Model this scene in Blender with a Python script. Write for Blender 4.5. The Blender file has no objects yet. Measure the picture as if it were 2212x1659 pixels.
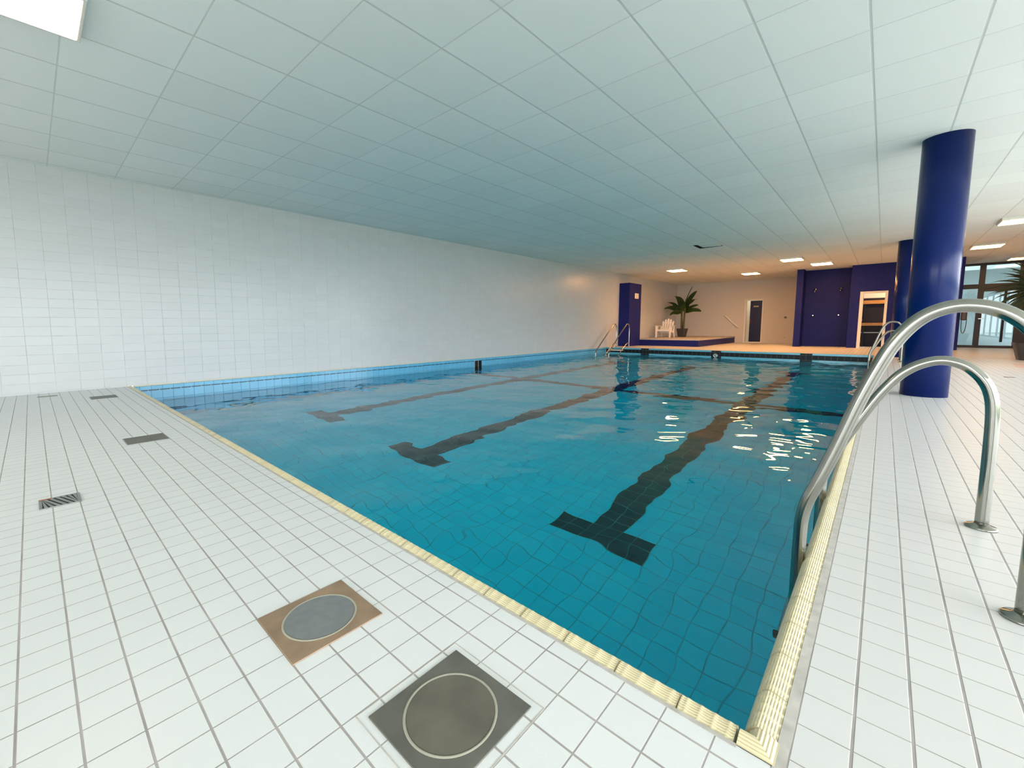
import bpy, bmesh, math, random
from mathutils import Vector, Matrix
random.seed(7)
PI = math.pi
SC = bpy.context.scene
COL = SC.collection

# ------------------------------------------------------------------ room numbers (metres)
H = 3.126            # ceiling
XL = -8.31           # left wall
XR = 5.0             # window wall on the right
YB = 25.5            # far wall
YF = -8.0            # wall behind the viewer
NE = 1.005           # near pool edge (outer side of coping)
RE = -0.103          # right pool edge (outer side of coping)
FE = 17.07           # far pool edge
WZ = -0.255           # water level
WS, WE = -3.0, 14.0   # the window band
PD = -1.83           # pool floor

# ------------------------------------------------------------------ node helpers
class NT:
    def __init__(s, name):
        s.m = bpy.data.materials.new(name); s.m.use_nodes = True
        s.t = s.m.node_tree; s.t.nodes.clear()
        s.out = s.n('ShaderNodeOutputMaterial')
    def n(s, k, **kw):
        x = s.t.nodes.new(k)
        for a, b in kw.items(): setattr(x, a, b)
        return x
    def l(s, a, b): s.t.links.new(a, b)
    def put(s, sock, v):
        if hasattr(v, 'is_linked') or hasattr(v, 'links'): s.l(v, sock)
        else: sock.default_value = v
    def math(s, op, a, b=0.0, c=None):
        x = s.n('ShaderNodeMath', operation=op)
        s.put(x.inputs[0], a); s.put(x.inputs[1], b)
        if c is not None: s.put(x.inputs[2], c)
        return x.outputs[0]
    def mix(s, f, a, b):
        x = s.n('ShaderNodeMix', data_type='RGBA')
        s.put(x.inputs[0], f); s.put(x.inputs[6], a); s.put(x.inputs[7], b)
        return x.outputs[2]
    def coord(s):
        g = s.n('ShaderNodeTexCoord'); q = s.n('ShaderNodeSeparateXYZ'); s.l(g.outputs['Object'], q.inputs[0])
        s.obj = g.outputs['Object']
        return q.outputs[0], q.outputs[1], q.outputs[2]
    def joint(s, x, off, pitch, width, soft=0.35):
        """1 in the joint, 0 on the tile, for joints at off + k*pitch"""
        t = s.math('DIVIDE', s.math('SUBTRACT', x, off), pitch)
        d = s.math('MULTIPLY', s.math('PINGPONG', s.math('ADD', t, 1000.0), 0.5), pitch)
        r = s.n('ShaderNodeMapRange', interpolation_type='SMOOTHSTEP')
        s.put(r.inputs[0], d); r.inputs[1].default_value = width*0.5*(1-soft); r.inputs[2].default_value = width*0.5*(1+soft)
        r.inputs[3].default_value = 1.0; r.inputs[4].default_value = 0.0
        return r.outputs[0]
    def noise(s, scale, detail=3.0, rough=0.5):
        x = s.n('ShaderNodeTexNoise'); x.inputs['Scale'].default_value = scale
        x.inputs['Detail'].default_value = detail; x.inputs['Roughness'].default_value = rough
        if hasattr(s, 'obj'): s.l(s.obj, x.inputs['Vector'])
        return x.outputs[0]
    def ramp(s, f, a, b, lo=0.0, hi=1.0):
        r = s.n('ShaderNodeMapRange'); s.put(r.inputs[0], f)
        for k, v in zip((1, 2, 3, 4), (a, b, lo, hi)): r.inputs[k].default_value = v
        return r.outputs[0]
    def bsdf(s, color, rough=0.5, metal=0.0, spec=0.5, bump=None, strength=0.2, dist=0.01, **kw):
        b = s.n('ShaderNodeBsdfPrincipled')
        s.put(b.inputs['Base Color'], color if not isinstance(color, tuple) else (*color, 1) if len(color) == 3 else color)
        s.put(b.inputs['Roughness'], rough); s.put(b.inputs['Metallic'], metal)
        b.inputs['Specular IOR Level'].default_value = spec
        for k, v in kw.items(): s.put(b.inputs[k], v)
        if bump is not None:
            u = s.n('ShaderNodeBump'); u.inputs['Strength'].default_value = strength; u.inputs['Distance'].default_value = dist
            s.put(u.inputs['Height'], bump); s.l(u.outputs[0], b.inputs['Normal'])
        s.l(b.outputs[0], s.out.inputs[0])
        return s.m

def plain(name, color, rough=0.5, metal=0.0, spec=0.5, nscale=40.0, var=0.06, bump=0.0):
    t = NT(name); t.coord()
    n = t.noise(nscale, 3)
    c = t.mix(t.ramp(n, 0.3, 0.7), tuple(x*(1-var) for x in color)+(1,), tuple(min(1, x*(1+var)) for x in color)+(1,))
    return t.bsdf(c, rough, metal, spec, bump=n if bump else None, strength=bump, dist=0.004)

def tile_mat(name, tile, grout, ja, jb, axes=(0, 1), rough=0.3, var=0.05, spots=None, bumpd=0.002, spec=0.5, grain=0.0):
    """ja, jb = (offset, pitch, width) for joints at fixed axes[0] / axes[1] value"""
    t = NT(name); c = t.coord()
    a = t.joint(c[axes[0]], *ja); b = t.joint(c[axes[1]], *jb)
    m = t.math('MAXIMUM', a, b)
    # slight tone difference between single tiles
    fx = t.math('FLOOR', t.math('DIVIDE', t.math('SUBTRACT', c[axes[0]], ja[0]), ja[1]))
    fy = t.math('FLOOR', t.math('DIVIDE', t.math('SUBTRACT', c[axes[1]], jb[0]), jb[1]))
    cb = t.n('ShaderNodeCombineXYZ'); t.l(fx, cb.inputs[0]); t.l(fy, cb.inputs[1])
    wn = t.n('ShaderNodeTexWhiteNoise', noise_dimensions='3D'); t.l(cb.outputs[0], wn.inputs[0])
    tone = t.mix(wn.outputs[0], tuple(x*(1-var) for x in tile)+(1,), tuple(min(1, x*(1+var)) for x in tile)+(1,))
    gn = t.noise(6.0, 4)
    gcol = t.mix(t.ramp(gn, 0.35, 0.7), tuple(x*0.78 for x in grout)+(1,), tuple(min(1, x*1.15) for x in grout)+(1,))
    if spots:
        sn = t.noise(spots, 2)
        tone = t.mix(t.ramp(sn, 0.66, 0.78, 0, 0.25), tone, (0.55, 0.5, 0.4, 1))
    col = t.mix(m, tone, gcol)
    h = t.math('SUBTRACT', 1.0, m)
    if grain:
        h = t.math('ADD', h, t.math('MULTIPLY', t.noise(260.0, 2), grain))
    r = t.mix(m, (rough,)*3+(1,), (0.8,)*3+(1,))
    return t.bsdf(col, r, 0, spec, bump=h, strength=0.6, dist=bumpd)

M = {}
WHITE = (0.80, 0.80, 0.78)
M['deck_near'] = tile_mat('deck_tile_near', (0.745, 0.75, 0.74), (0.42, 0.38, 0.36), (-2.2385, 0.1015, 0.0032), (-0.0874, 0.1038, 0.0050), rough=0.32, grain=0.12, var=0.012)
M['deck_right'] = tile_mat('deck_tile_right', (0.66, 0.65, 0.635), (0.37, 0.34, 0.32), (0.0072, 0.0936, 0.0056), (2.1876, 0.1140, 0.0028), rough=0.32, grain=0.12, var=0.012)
M['wall_tile'] = tile_mat('white_wall_tile', (0.53, 0.55, 0.56), (0.505, 0.52, 0.525), (0.205, 0.2635, 0.005), (0.02, 0.13, 0.003), axes=(1, 2), rough=0.28, var=0.02, bumpd=0.0015)
M['wall_white'] = plain('white_wall_paint', (0.80, 0.78, 0.74), 0.6, var=0.02)
M['wall_cream'] = plain('cream_wall_paint', (0.60, 0.575, 0.53), 0.6, var=0.02)
M['blue'] = plain('blue_gloss_paint', (0.003, 0.014, 0.108), 0.22, var=0.0, spec=0.22)
M['blue_tile'] = tile_mat('blue_wall_tile', (0.010, 0.015, 0.130), (0.008, 0.012, 0.10), (0.0, 0.15, 0.004), (0.0, 0.15, 0.004), axes=(0, 2), rough=0.5, var=0.06, spec=0.15)
M['blue_side'] = tile_mat('blue_pillar_tile', (0.010, 0.015, 0.130), (0.008, 0.012, 0.10), (0.0, 0.15, 0.004), (0.0, 0.15, 0.004), axes=(1, 2), rough=0.5, var=0.06, spec=0.15)
POOLJ = dict(rough=0.15, var=0.05, bumpd=0.001)
PT, PG = (0.035, 0.77, 0.995), (0.03, 0.55, 0.70)
M['pool_floor'] = tile_mat('pool_floor_tile', PT, PG, (-1.68, 0.149, 0.008), (3.28, 0.15, 0.008), **POOLJ)
M['pool_x'] = tile_mat('pool_wall_tile_long', (0.125, 0.43, 0.66), (0.06, 0.20, 0.30), (1.0, 0.15, 0.005), (-0.083, 0.15, 0.005), axes=(1, 2), **POOLJ)
M['pool_y'] = tile_mat('pool_wall_tile_short', (0.14, 0.50, 0.66), (0.12, 0.30, 0.38), (-1.68, 0.149, 0.005), (-0.06, 0.15, 0.005), axes=(0, 2), **POOLJ)
BK, BG = (0.006, 0.010, 0.014), (0.10, 0.24, 0.19)
M['black_floor'] = tile_mat('black_lane_tile', BK, BG, (-1.68, 0.149, 0.006), (3.28, 0.15, 0.006), **POOLJ)
M['black_end'] = tile_mat('black_end_tile', BK, (0.16, 0.18, 0.16), (-1.68, 0.149, 0.006), (-0.215, 0.15, 0.006), axes=(0, 2), rough=0.4, var=0.05, bumpd=0.001, spec=0.2)
M['black_side'] = tile_mat('black_side_tile', BK, (0.5, 0.55, 0.55), (9.06, 0.15, 0.012), (-0.083, 0.6, 0.004), axes=(1, 2), **POOLJ)
M['steel'] = plain('polished_steel', (0.31, 0.31, 0.275), 0.14, 1.0, var=0.04, nscale=15)
M['steel_dull'] = plain('brushed_steel', (0.42, 0.42, 0.40), 0.42, 1.0, var=0.1, nscale=60)
M['coping'] = plain('cream_glazed_stone', (0.70, 0.61, 0.39), 0.35, var=0.06, nscale=12)
M['grout'] = plain('grey_grout', (0.50, 0.47, 0.43), 0.85, var=0.15, nscale=25)
M['copper'] = plain('worn_brass_plate', (0.34, 0.23, 0.15), 0.5, 0.25, var=0.22, nscale=9)
M['bronze'] = plain('dark_bronze_plate', (0.155, 0.15, 0.125), 0.5, 0.3, var=0.18, nscale=10)
M['lid_grey'] = plain('grey_lid', (0.22, 0.23, 0.235), 0.5, 0.2, var=0.08, nscale=30)
M['lid_dark'] = plain('brown_grey_lid', (0.150, 0.135, 0.105), 0.55, 0.2, var=0.2, nscale=8)
M['ring'] = plain('pale_brass_ring', (0.50, 0.47, 0.38), 0.4, 0.4)
M['white_plastic'] = plain('white_plastic', (0.87, 0.84, 0.79), 0.4, var=0.02)
M['white_frame'] = plain('white_door_frame', (0.72, 0.70, 0.64), 0.45, var=0.02)
M['navy'] = plain('navy_door', (0.008, 0.014, 0.062), 0.35, var=0.08)
M['dark_frame'] = plain('dark_brown_frame', (0.026, 0.018, 0.015), 0.45, var=0.15)
M['black'] = plain('black_rubber', (0.012, 0.012, 0.013), 0.6)
M['pot'] = plain('dark_grey_pot', (0.040, 0.040, 0.042), 0.55, var=0.1)
M['soil'] = plain('potting_soil', (0.03, 0.02, 0.012), 0.9, var=0.4, nscale=80)
M['leaf'] = plain('banana_leaf', (0.020, 0.050, 0.010), 0.4, var=0.35, nscale=12)
M['leaf2'] = plain('palm_frond', (0.030, 0.050, 0.022), 0.55, var=0.35, nscale=12)
M['stem'] = plain('green_brown_stem', (0.085, 0.075, 0.026), 0.6, var=0.3, nscale=25)
M['bark'] = plain('red_brown_bark', (0.16, 0.06, 0.03), 0.8, var=0.4, nscale=30, bump=0.6)
M['wood'] = plain('varnished_wood', (0.52, 0.26, 0.07), 0.4, var=0.15, nscale=6)
M['slab'] = plain('grey_stone_slab', (0.42, 0.40, 0.37), 0.6, var=0.08, nscale=20)
M['yellow_plate'] = plain('brass_plate', (0.42, 0.36, 0.20), 0.4, 0.3)
M['red'] = plain('dark_red_plastic', (0.15, 0.03, 0.02), 0.4)
M['dryer'] = plain('dark_brown_plastic', (0.045, 0.020, 0.016), 0.35)
M['print'] = plain('brown_print', (0.28, 0.12, 0.06), 0.6)
M['rust'] = plain('rust_stain', (0.40, 0.12, 0.06), 0.7)
M['stain'] = plain('yellow_stain', (0.72, 0.66, 0.50), 0.5)
M['pinkmat'] = plain('faded_red_mark', (0.60, 0.46, 0.42), 0.6)
M['lawn'] = plain('lawn_grass', (0.12, 0.18, 0.08), 0.9, var=0.3, nscale=3)
M['ext'] = plain('pale_blue_plaster', (0.30, 0.345, 0.355), 0.8, var=0.06, nscale=1.2)
M['terrace'] = plain('pale_terrace', (0.40, 0.43, 0.43), 0.8, var=0.05)
M['terrace_bounce'] = plain('bounce_terrace', (0.78, 0.78, 0.75), 0.8, var=0.04)  # pale paving added to bounce daylight up to the ceiling
M['dark_wall'] = plain('dark_purple_wall', (0.010, 0.007, 0.018), 0.5)
M['cavity_shade'] = plain('black_cavity_shade', (0.004, 0.004, 0.004), 0.9)

def ceiling_mat():
    t = NT('ceiling_panels'); x, y, z = t.coord()
    a = t.joint(x, -2.6695, 0.6141, 0.016, 0.5); b = t.joint(y, 2.491, 0.7229, 0.011, 0.6)
    m = t.math('MAXIMUM', a, t.math('MULTIPLY', b, 0.75))
    fx = t.math('FLOOR', t.math('DIVIDE', t.math('SUBTRACT', x, -2.6695), 0.6141))
    fy = t.math('FLOOR', t.math('DIVIDE', t.math('SUBTRACT', y, 2.491), 0.7229))
    cb = t.n('ShaderNodeCombineXYZ'); t.l(fx, cb.inputs[0]); t.l(fy, cb.inputs[1])
    wn = t.n('ShaderNodeTexWhiteNoise', noise_dimensions='3D'); t.l(cb.outputs[0], wn.inputs[0])
    tone = t.mix(wn.outputs[0], (0.81, 0.825, 0.80, 1), (0.85, 0.865, 0.84, 1))
    col = t.mix(m, tone, (0.62, 0.63, 0.61, 1))
    g = t.noise(90.0, 3)
    h = t.math('ADD', t.math('MULTIPLY', g, 0.25), t.math('SUBTRACT', 1.0, m))
    return t.bsdf(col, 0.85, 0, 0.2, bump=h, strength=0.5, dist=0.003)
M['ceiling'] = ceiling_mat()

def emit(name, color, s):
    t = NT(name); e = t.n('ShaderNodeEmission'); e.inputs[0].default_value = (*color, 1); e.inputs[1].default_value = s
    t.l(e.outputs[0], t.out.inputs[0]); return t.m
M['lamp_warm'] = emit('warm_lamp_diffuser', (1.0, 0.44, 0.13), 64.0)
M['lamp_side'] = emit('side_lamp_diffuser', (1.0, 0.50, 0.16), 22.0)
M['lamp_near'] = emit('near_lamp_diffuser', (1.0, 0.78, 0.50), 8.0)

def pane_mat():
    t = NT('window_glass'); tr = t.n('ShaderNodeBsdfTransparent'); gl = t.n('ShaderNodeBsdfGlossy')
    tr.inputs[0].default_value = (0.80, 0.90, 0.92, 1); gl.inputs['Roughness'].default_value = 0.01
    fr = t.n('ShaderNodeFresnel'); fr.inputs[0].default_value = 1.5
    mx = t.n('ShaderNodeMixShader'); t.l(fr.outputs[0], mx.inputs[0]); t.l(tr.outputs[0], mx.inputs[1]); t.l(gl.outputs[0], mx.inputs[2])
    t.l(mx.outputs[0], t.out.inputs[0]); return t.m
M['pane'] = pane_mat()

def water_mat():
    t = NT('pool_water')
    g = t.n('ShaderNodeBsdfGlass'); g.inputs['Color'].default_value = (1, 1, 1, 1); g.inputs['Roughness'].default_value = 0.0; g.inputs['IOR'].default_value = 1.333
    t.l(g.outputs[0], t.out.inputs['Surface'])
    v = t.n('ShaderNodeVolumeAbsorption'); v.inputs['Color'].default_value = (0.0, 0.975, 0.995, 1); v.inputs['Density'].default_value = 1.0
    t.l(v.outputs[0], t.out.inputs['Volume']); return t.m
M['water'] = water_mat()

# ------------------------------------------------------------------ mesh helpers
class MB:
    def __init__(s): s.v = []; s.f = []; s.mi = []; s.sm = []
    def add(s, vs, fs, mi=0, smooth=False):
        b = len(s.v); s.v += [tuple(p) for p in vs]
        for f in fs: s.f.append(tuple(b+i for i in f)); s.mi.append(mi); s.sm.append(smooth)
        return s
    def box(s, lo, hi, mi=0, rot=None, bev=0.0):
        lo, hi = Vector(lo), Vector(hi)
        if bev:
            bm = bmesh.new(); bmesh.ops.create_cube(bm, size=1.0)
            d = hi-lo; c = (hi+lo)/2
            for v in bm.verts: v.co = Vector((v.co.x*d.x, v.co.y*d.y, v.co.z*d.z))
            bmesh.ops.bevel(bm, geom=bm.edges[:], offset=min(bev, min(d)*0.45), segments=2, profile=0.5, affect='EDGES')
            for v in bm.verts:
                if rot: v.co = rot @ v.co
                v.co = v.co + c
            bm.verts.index_update()
            s.add([v.co[:] for v in bm.verts], [[v.index for v in f.verts] for f in bm.faces], mi); bm.free(); return s
        d = (hi-lo)/2; c = (hi+lo)/2
        P = [Vector((x*d.x, y*d.y, z*d.z)) for z in (-1, 1) for y in (-1, 1) for x in (-1, 1)]
        if rot: P = [rot @ p for p in P]
        P = [p+c for p in P]
        return s.add(P, [(0, 2, 3, 1), (4, 5, 7, 6), (0, 1, 5, 4), (2, 6, 7, 3), (0, 4, 6, 2), (1, 3, 7, 5)], mi)
    def quad(s, a, b, c, d, mi=0): return s.add([a, b, c, d], [(0, 1, 2, 3)], mi)
    def tube(s, pts, r, n=16, mi=0, caps=True):
        pts = [Vector(p) for p in pts]; k = len(pts)
        rr = r if isinstance(r, (list, tuple)) else [r]*k
        T = [(pts[min(i+1, k-1)]-pts[max(i-1, 0)]).normalized() for i in range(k)]
        u = T[0].orthogonal().normalized(); vs = []; fs = []
        for i in range(k):
            if i: u = (u - T[i]*u.dot(T[i])).normalized()
            w = T[i].cross(u)
            for j in range(n):
                a = 2*PI*j/n; vs.append(pts[i]+(u*math.cos(a)+w*math.sin(a))*rr[i])
        for i in range(k-1):
            for j in range(n):
                fs.append((i*n+j, i*n+(j+1) % n, (i+1)*n+(j+1) % n, (i+1)*n+j))
        s.add(vs, fs, mi, True)
        if caps:
            b = len(s.v)-len(vs)
            s.f += [tuple(b+j for j in reversed(range(n))), tuple(b+(k-1)*n+j for j in range(n))]; s.mi += [mi, mi]; s.sm += [False, False]
        return s
    def lathe(s, prof, c=(0, 0, 0), n=32, mi=0, smooth=True, axis='z', caps=True):
        vs = []; fs = []; k = len(prof)
        for r, z in prof:
            for j in range(n):
                a = 2*PI*j/n; x, y = r*math.cos(a), r*math.sin(a)
                p = (x, y, z) if axis == 'z' else ((x, z, -y) if axis == 'y' else (z, x, y))
                vs.append((p[0]+c[0], p[1]+c[1], p[2]+c[2]))
        for i in range(k-1):
            for j in range(n): fs.append((i*n+j, i*n+(j+1) % n, (i+1)*n+(j+1) % n, (i+1)*n+j))
        s.add(vs, fs, mi, smooth)
        if caps:
            b = len(s.v)-len(vs)
            s.f += [tuple(b+j for j in reversed(range(n))), tuple(b+(k-1)*n+j for j in range(n))]; s.mi += [mi, mi]; s.sm += [False, False]
        return s
    def build(s, name, mat, parent=None, autosmooth=False):
        me = bpy.data.meshes.new(name); me.from_pydata(s.v, [], s.f)
        for m in (mat if isinstance(mat, (list, tuple)) else [mat]): me.materials.append(m)
        me.polygons.foreach_set('material_index', s.mi); me.polygons.foreach_set('use_smooth', s.sm); me.update()
        o = bpy.data.objects.new(name, me); COL.objects.link(o)
        if parent is not None:
            o.parent = parent
        return o

def tag(o, label=None, cat=None, group=None, kind=None):
    for k, v in (('label', label), ('category', cat), ('group', group), ('kind', kind)):
        if v: o[k] = v
    return o
def thing(name, label, cat, loc=(0, 0, 0), rz=0.0, group=None, kind=None):
    o = bpy.data.objects.new(name, None); COL.objects.link(o); o.location = loc; o.rotation_euler = (0, 0, rz)
    o.empty_display_size = 0.1
    return tag(o, label, cat, group, kind)
def kids(o): return [c for c in o.children]
def copy_tree(o, parent=None):
    c = o.copy(); COL.objects.link(c)
    if parent is not None: c.parent = parent
    for ch in kids(o): copy_tree(ch, c)
    return c
def struct(name, mb, mat, label=None, cat=None):
    return tag(mb.build(name, mat), label, cat, None, 'structure')
def smooth_path(pts, sub=6):
    P = [Vector(p) for p in pts]; out = []
    for i in range(len(P)-1):
        a, b, c, d = P[max(i-1, 0)], P[i], P[i+1], P[min(i+2, len(P)-1)]
        for k in range(sub):
            t = k/sub
            out.append(0.5*((2*b)+(c-a)*t+(2*a-5*b+4*c-d)*t*t+(3*b-a-3*c+d)*t**3))
    out.append(P[-1]); return out

# ------------------------------------------------------------------ room shell
W = 0.2
near = [(XL-W, YF, XR, NE-0.0)]
def slab(mb, x0, y0, x1, y1, mi=0): mb.box((x0, y0, -0.2), (x1, y1, 0.0), mi)
fl = MB()
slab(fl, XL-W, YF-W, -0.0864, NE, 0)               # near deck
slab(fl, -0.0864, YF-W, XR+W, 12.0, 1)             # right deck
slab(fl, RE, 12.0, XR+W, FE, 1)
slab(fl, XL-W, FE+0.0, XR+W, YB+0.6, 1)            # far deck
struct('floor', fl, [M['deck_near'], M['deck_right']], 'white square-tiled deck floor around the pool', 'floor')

# ceiling with the opening of the loose panel
hx0, hx1, hy0, hy1 = -3.97, -3.375, 13.26, 13.96
ce = MB()
ce.box((XL-W, YF-W, H), (XR+W, hy0, H+0.12)); ce.box((XL-W, hy1, H), (XR+W, 28.0, H+0.12))  # second box runs on past the far wall to dim the view behind the glass
ce.box((XL-W, hy0, H), (hx0, hy1, H+0.12)); ce.box((hx1, hy0, H), (XR+W, hy1, H+0.12))
struct('ceiling', ce, M['ceiling'], 'white suspended ceiling of square panels', 'ceiling')
rv = MB(); rv.box((hx0-0.05, hy0-0.05, H+0.25), (hx1+0.05, hy1+0.05, H+0.3))
for a in ((hx0-0.06, hy0-0.06, hx0-0.05, hy1+0.06), (hx1+0.05, hy0-0.06, hx1+0.06, hy1+0.06), (hx0-0.05, hy0-0.06, hx1+0.05, hy0-0.05), (hx0-0.05, hy1+0.05, hx1+0.05, hy1+0.06)):
    rv.box((a[0], a[1], H+0.12), (a[2], a[3], H+0.25))
for a in ((hx0, hy0, hx0+0.004, hy1), (hx1-0.004, hy0, hx1, hy1), (hx0, hy0, hx1, hy0+0.004), (hx0, hy1-0.004, hx1, hy1)):
    rv.box((a[0], a[1], H+0.001), (a[2], a[3], H+0.125))
struct('shade_liner', rv, M['cavity_shade'])  # black liner stands in for the shade inside the ceiling cavity
pnl = MB(); pnl.box((-0.235, -0.265, -0.010), (0.235, 0.265, 0.010), rot=Matrix.Rotation(0.03, 3, 'Y'), bev=0.004)
o = pnl.build('ceiling_panel', M['ceiling']); o.location = (-3.625, 13.555, H+0.004)
tag(o, 'loose ceiling panel sitting skewed in its dark opening', 'ceiling panel')

wl = MB(); wl.box((XL-W, YF-W, 0.0), (XL, YB+W, H)); struct('wall_left', wl, M['wall_tile'], 'long white tiled wall along the left side of the pool', 'wall')
wf = MB(); wf.box((XL-W, YF-W, 0), (XR+W, YF, 0.5)); wf.box((XL-W, YF-W, 2.75), (XR+W, YF, H)); wf.box((XL-W, YF-W, 0.5), (-6.0, YF, 2.75)); wf.box((4.0, YF-W, 0.5), (XR+W, YF, 2.75))  # window openings added in this unseen wall to brighten pool and deck
for x in (-4.0, -1.6): wf.box((x, YF-W, 0.5), (x+0.12, YF, 2.75))
struct('wall_front', wf, M['wall_white'])
# far wall with the door opening
dx0, dx1, dz = -5.03, -4.31, 2.145
wb = MB(); wb.box((XL, YB, 0), (dx0, YB+W, H)); wb.box((dx1, YB, 0), (-2.45, YB+W, H)); wb.box((dx0, YB, dz), (dx1, YB+W, H))
struct('wall_back', wb, M['wall_cream'], 'plain white wall at the far end behind the raised platform', 'wall')
# blue shower block and its wall with the doorway
ox0, ox1, oz = -0.70, 0.0, 2.09
bw = MB()
bw.box((-2.65, 22.15, 0), (-2.44, 22.95, H)); bw.box((-2.65, 22.95, 0), (-2.44, YB, H))
bw.box((-2.44, 22.95, 0), (-1.0, 23.05, H))
bw.box((-1.0, 22.15, 0), (ox0, 22.30, H)); bw.box((ox1, 22.15, 0), (1.80, 22.30, H)); bw.box((ox0, 22.15, oz), (ox1, 22.30, H))
bw.box((-1.0, 22.30, 0), (-0.9, 23.05, H)); bw.box((1.70, 22.30, 0), (1.80, YB-0.5, H))
struct('wall_inner', bw, M['blue_tile'], 'dark blue partition wall with a shower niche and a doorway', 'wall')
# changing room behind the doorway
cr = MB()
cr.box((-0.9, 24.0, 0.0), (1.70, 24.1, 1.95), 0); cr.box((-0.9, 24.0, 1.95), (1.70, 24.1, H), 1)
struct('wall_changing', cr, [M['dark_wall'], M['wall_white']])
# window wall on the right side, dark posts between open panes
wr = MB(); wr.box((XR, YF-W, 2.85), (XR+W, YB+W, H)); wr.box((XR, YF-W, 0), (XR+W, WS, 2.85)); wr.box((XR, WE, 0), (XR+W, YB+W, 2.85))
struct('wall_right', wr, M['wall_white'])
wn = MB()
y = WS
while y < WE-0.2:
    wn.box((XR+0.05, y, 0.0), (XR+0.12, y+0.09, 2.85)); y += 2.45
wn.box((XR+0.05, WS, 0.0), (XR+0.12, WE, 0.10)); wn.box((XR+0.05, WS, 2.78), (XR+0.12, WE, 2.85))
struct('window_1', wn, M['dark_frame'])

# ------------------------------------------------------------------ glazed door wall at the far right
GY = 25.0
gz = thing('window_2', 'dark framed glass doors and fanlights at the far right end', 'window', (1.8, GY, 0), kind='structure')
fr = MB()
L = lambda a, b, z0, z1, t=0.04, m=fr: m.box((a-1.8, -t, z0), (b-1.8, t, z1), bev=0.006)
L(1.8, XR, 3.04, H+0.005); L(1.8, XR, 2.19, 2.36); L(1.8, XR, 0.0, 0.09)
L(2.395, 2.545, 0.085, 3.045, 0.047); L(1.80, 1.86, 0.085, 3.045, 0.047)
L(3.32, 3.60, 0.085, 3.045, 0.047); L(4.3, 4.45, 0.085, 3.045, 0.047)
fr.build('window_frame', M['dark_frame'], gz)
dl = MB()
L(2.545, 3.32, 2.08, 2.19, 0.03, dl)
dl.build('door_rail', M['dark_frame'], gz)
bars = MB(); bars.box((3.02-1.8, -0.09, 0.22), (3.085-1.8, -0.045, 2.08), bev=0.012); bars.build('pull_bar', M['black'], gz)
hd = MB(); hd.box((0.66, -0.10, 1.06), (0.80, -0.075, 1.10), bev=0.008); hd.box((0.66, -0.08, 1.06), (0.70, -0.035, 1.10)); hd.build('door_handle', M['steel'], gz)
cl = MB(); cl.box((1.55, -0.10, 1.95), (1.68, -0.045, 2.02), bev=0.01); cl.box((1.65, -0.09, 1.90), (1.69, -0.05, 1.97), bev=0.008); cl.build('door_closer', M['white_plastic'], gz)
for x0, x1, z0, z1 in ((1.86, 2.395, 2.36, 3.04), (2.545, 3.32, 2.36, 3.04), (3.6, 4.3, 2.36, 3.04), (1.86, 2.395, 0.09, 2.19), (2.545, 3.32, 0.09, 2.08), (3.6, 4.3, 0.09, 2.19), (4.45, 5.0, 0.09, 3.04)):
    p_ = MB(); p_.box((x0-1.8, -0.006, z0), (x1-1.8, 0.006, z1)); p_.build('pane', M['pane'], gz)
ex = MB(); ex.box((1.0, 28.0, -0.1), (9.0, 28.2, 3.4)); struct('wall_exterior', ex, M['ext'])
te = MB(); te.box((1.0, 26.1, -0.2), (9.0, 28.0, -0.02)); struct('outside_ground', te, M['terrace'])
lw = MB(); lw.box((-40.0, -12.0, -0.4), (XR+W, YF-W, -0.12)); struct('outside_ground', lw, M['terrace_bounce'])  # added reflector ground outside the openings behind the viewer
lw = MB(); lw.box((-40.0, -60.0, -0.45), (XR+W, -12.0, -0.16)); struct('lawn_ground', lw, M['lawn'])
lw = MB(); lw.box((XR+W, -30.0, -0.4), (8.0, 26.0, -0.12)); struct('outside_ground', lw, M['terrace_bounce'])  # added reflector ground outside the right windows
lw = MB(); lw.box((8.0, -30.0, -0.45), (60.0, 60.0, -0.16)); struct('lawn_ground', lw, M['lawn'])

# ------------------------------------------------------------------ columns, pillar, platform
def column(x, y, label):
    m = MB(); m.lathe([(0.212, 0.0), (0.212, H)], n=64); o = m.build('column', M['blue']); o.location = (x, y, 0)
    return tag(o, label, 'column', None, 'structure')
column(0.402, 7.90, 'glossy blue round column standing on the right deck behind the near ladder')
column(0.345, 16.75, 'second blue round column partly hidden behind the nearer one')
pl = MB(); pl.box((XL, 18.22, 0.0), (-7.85, 19.45, 2.73), bev=0.008)
tag(pl.build('pillar', M['blue_side']), 'square blue pillar against the left wall at the pool corner', 'pillar', None, 'structure')
sg = thing('notice_sign', 'small white notice sign on the blue square pillar', 'sign', (-7.845, 18.75, 2.08))
s_ = MB(); s_.box((0, 0, 0), (0.012, 0.37, 0.225), bev=0.004); s_.build('sign_plate', M['white_plastic'], sg)
for k, zc in enumerate((0.175, 0.113, 0.048)):
    t_ = MB()
    for j in range(5): t_.box((0.012, 0.07+j*0.048, zc-0.013), (0.0135, 0.07+j*0.048+0.038, zc+0.013))
    t_.build('lettering', M['print'], sg)
pf = MB(); pf.box((XL, 19.45, 0.0), (-5.44, YB, 0.26), 0); pf.box((XL, 19.43, 0.26), (-5.42, YB, 0.315), 1, bev=0.006)
tag(pf.build('platform', [M['blue_tile'], M['slab']]), 'low raised blue platform with grey top at the far left', 'platform', None, 'structure')

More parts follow.
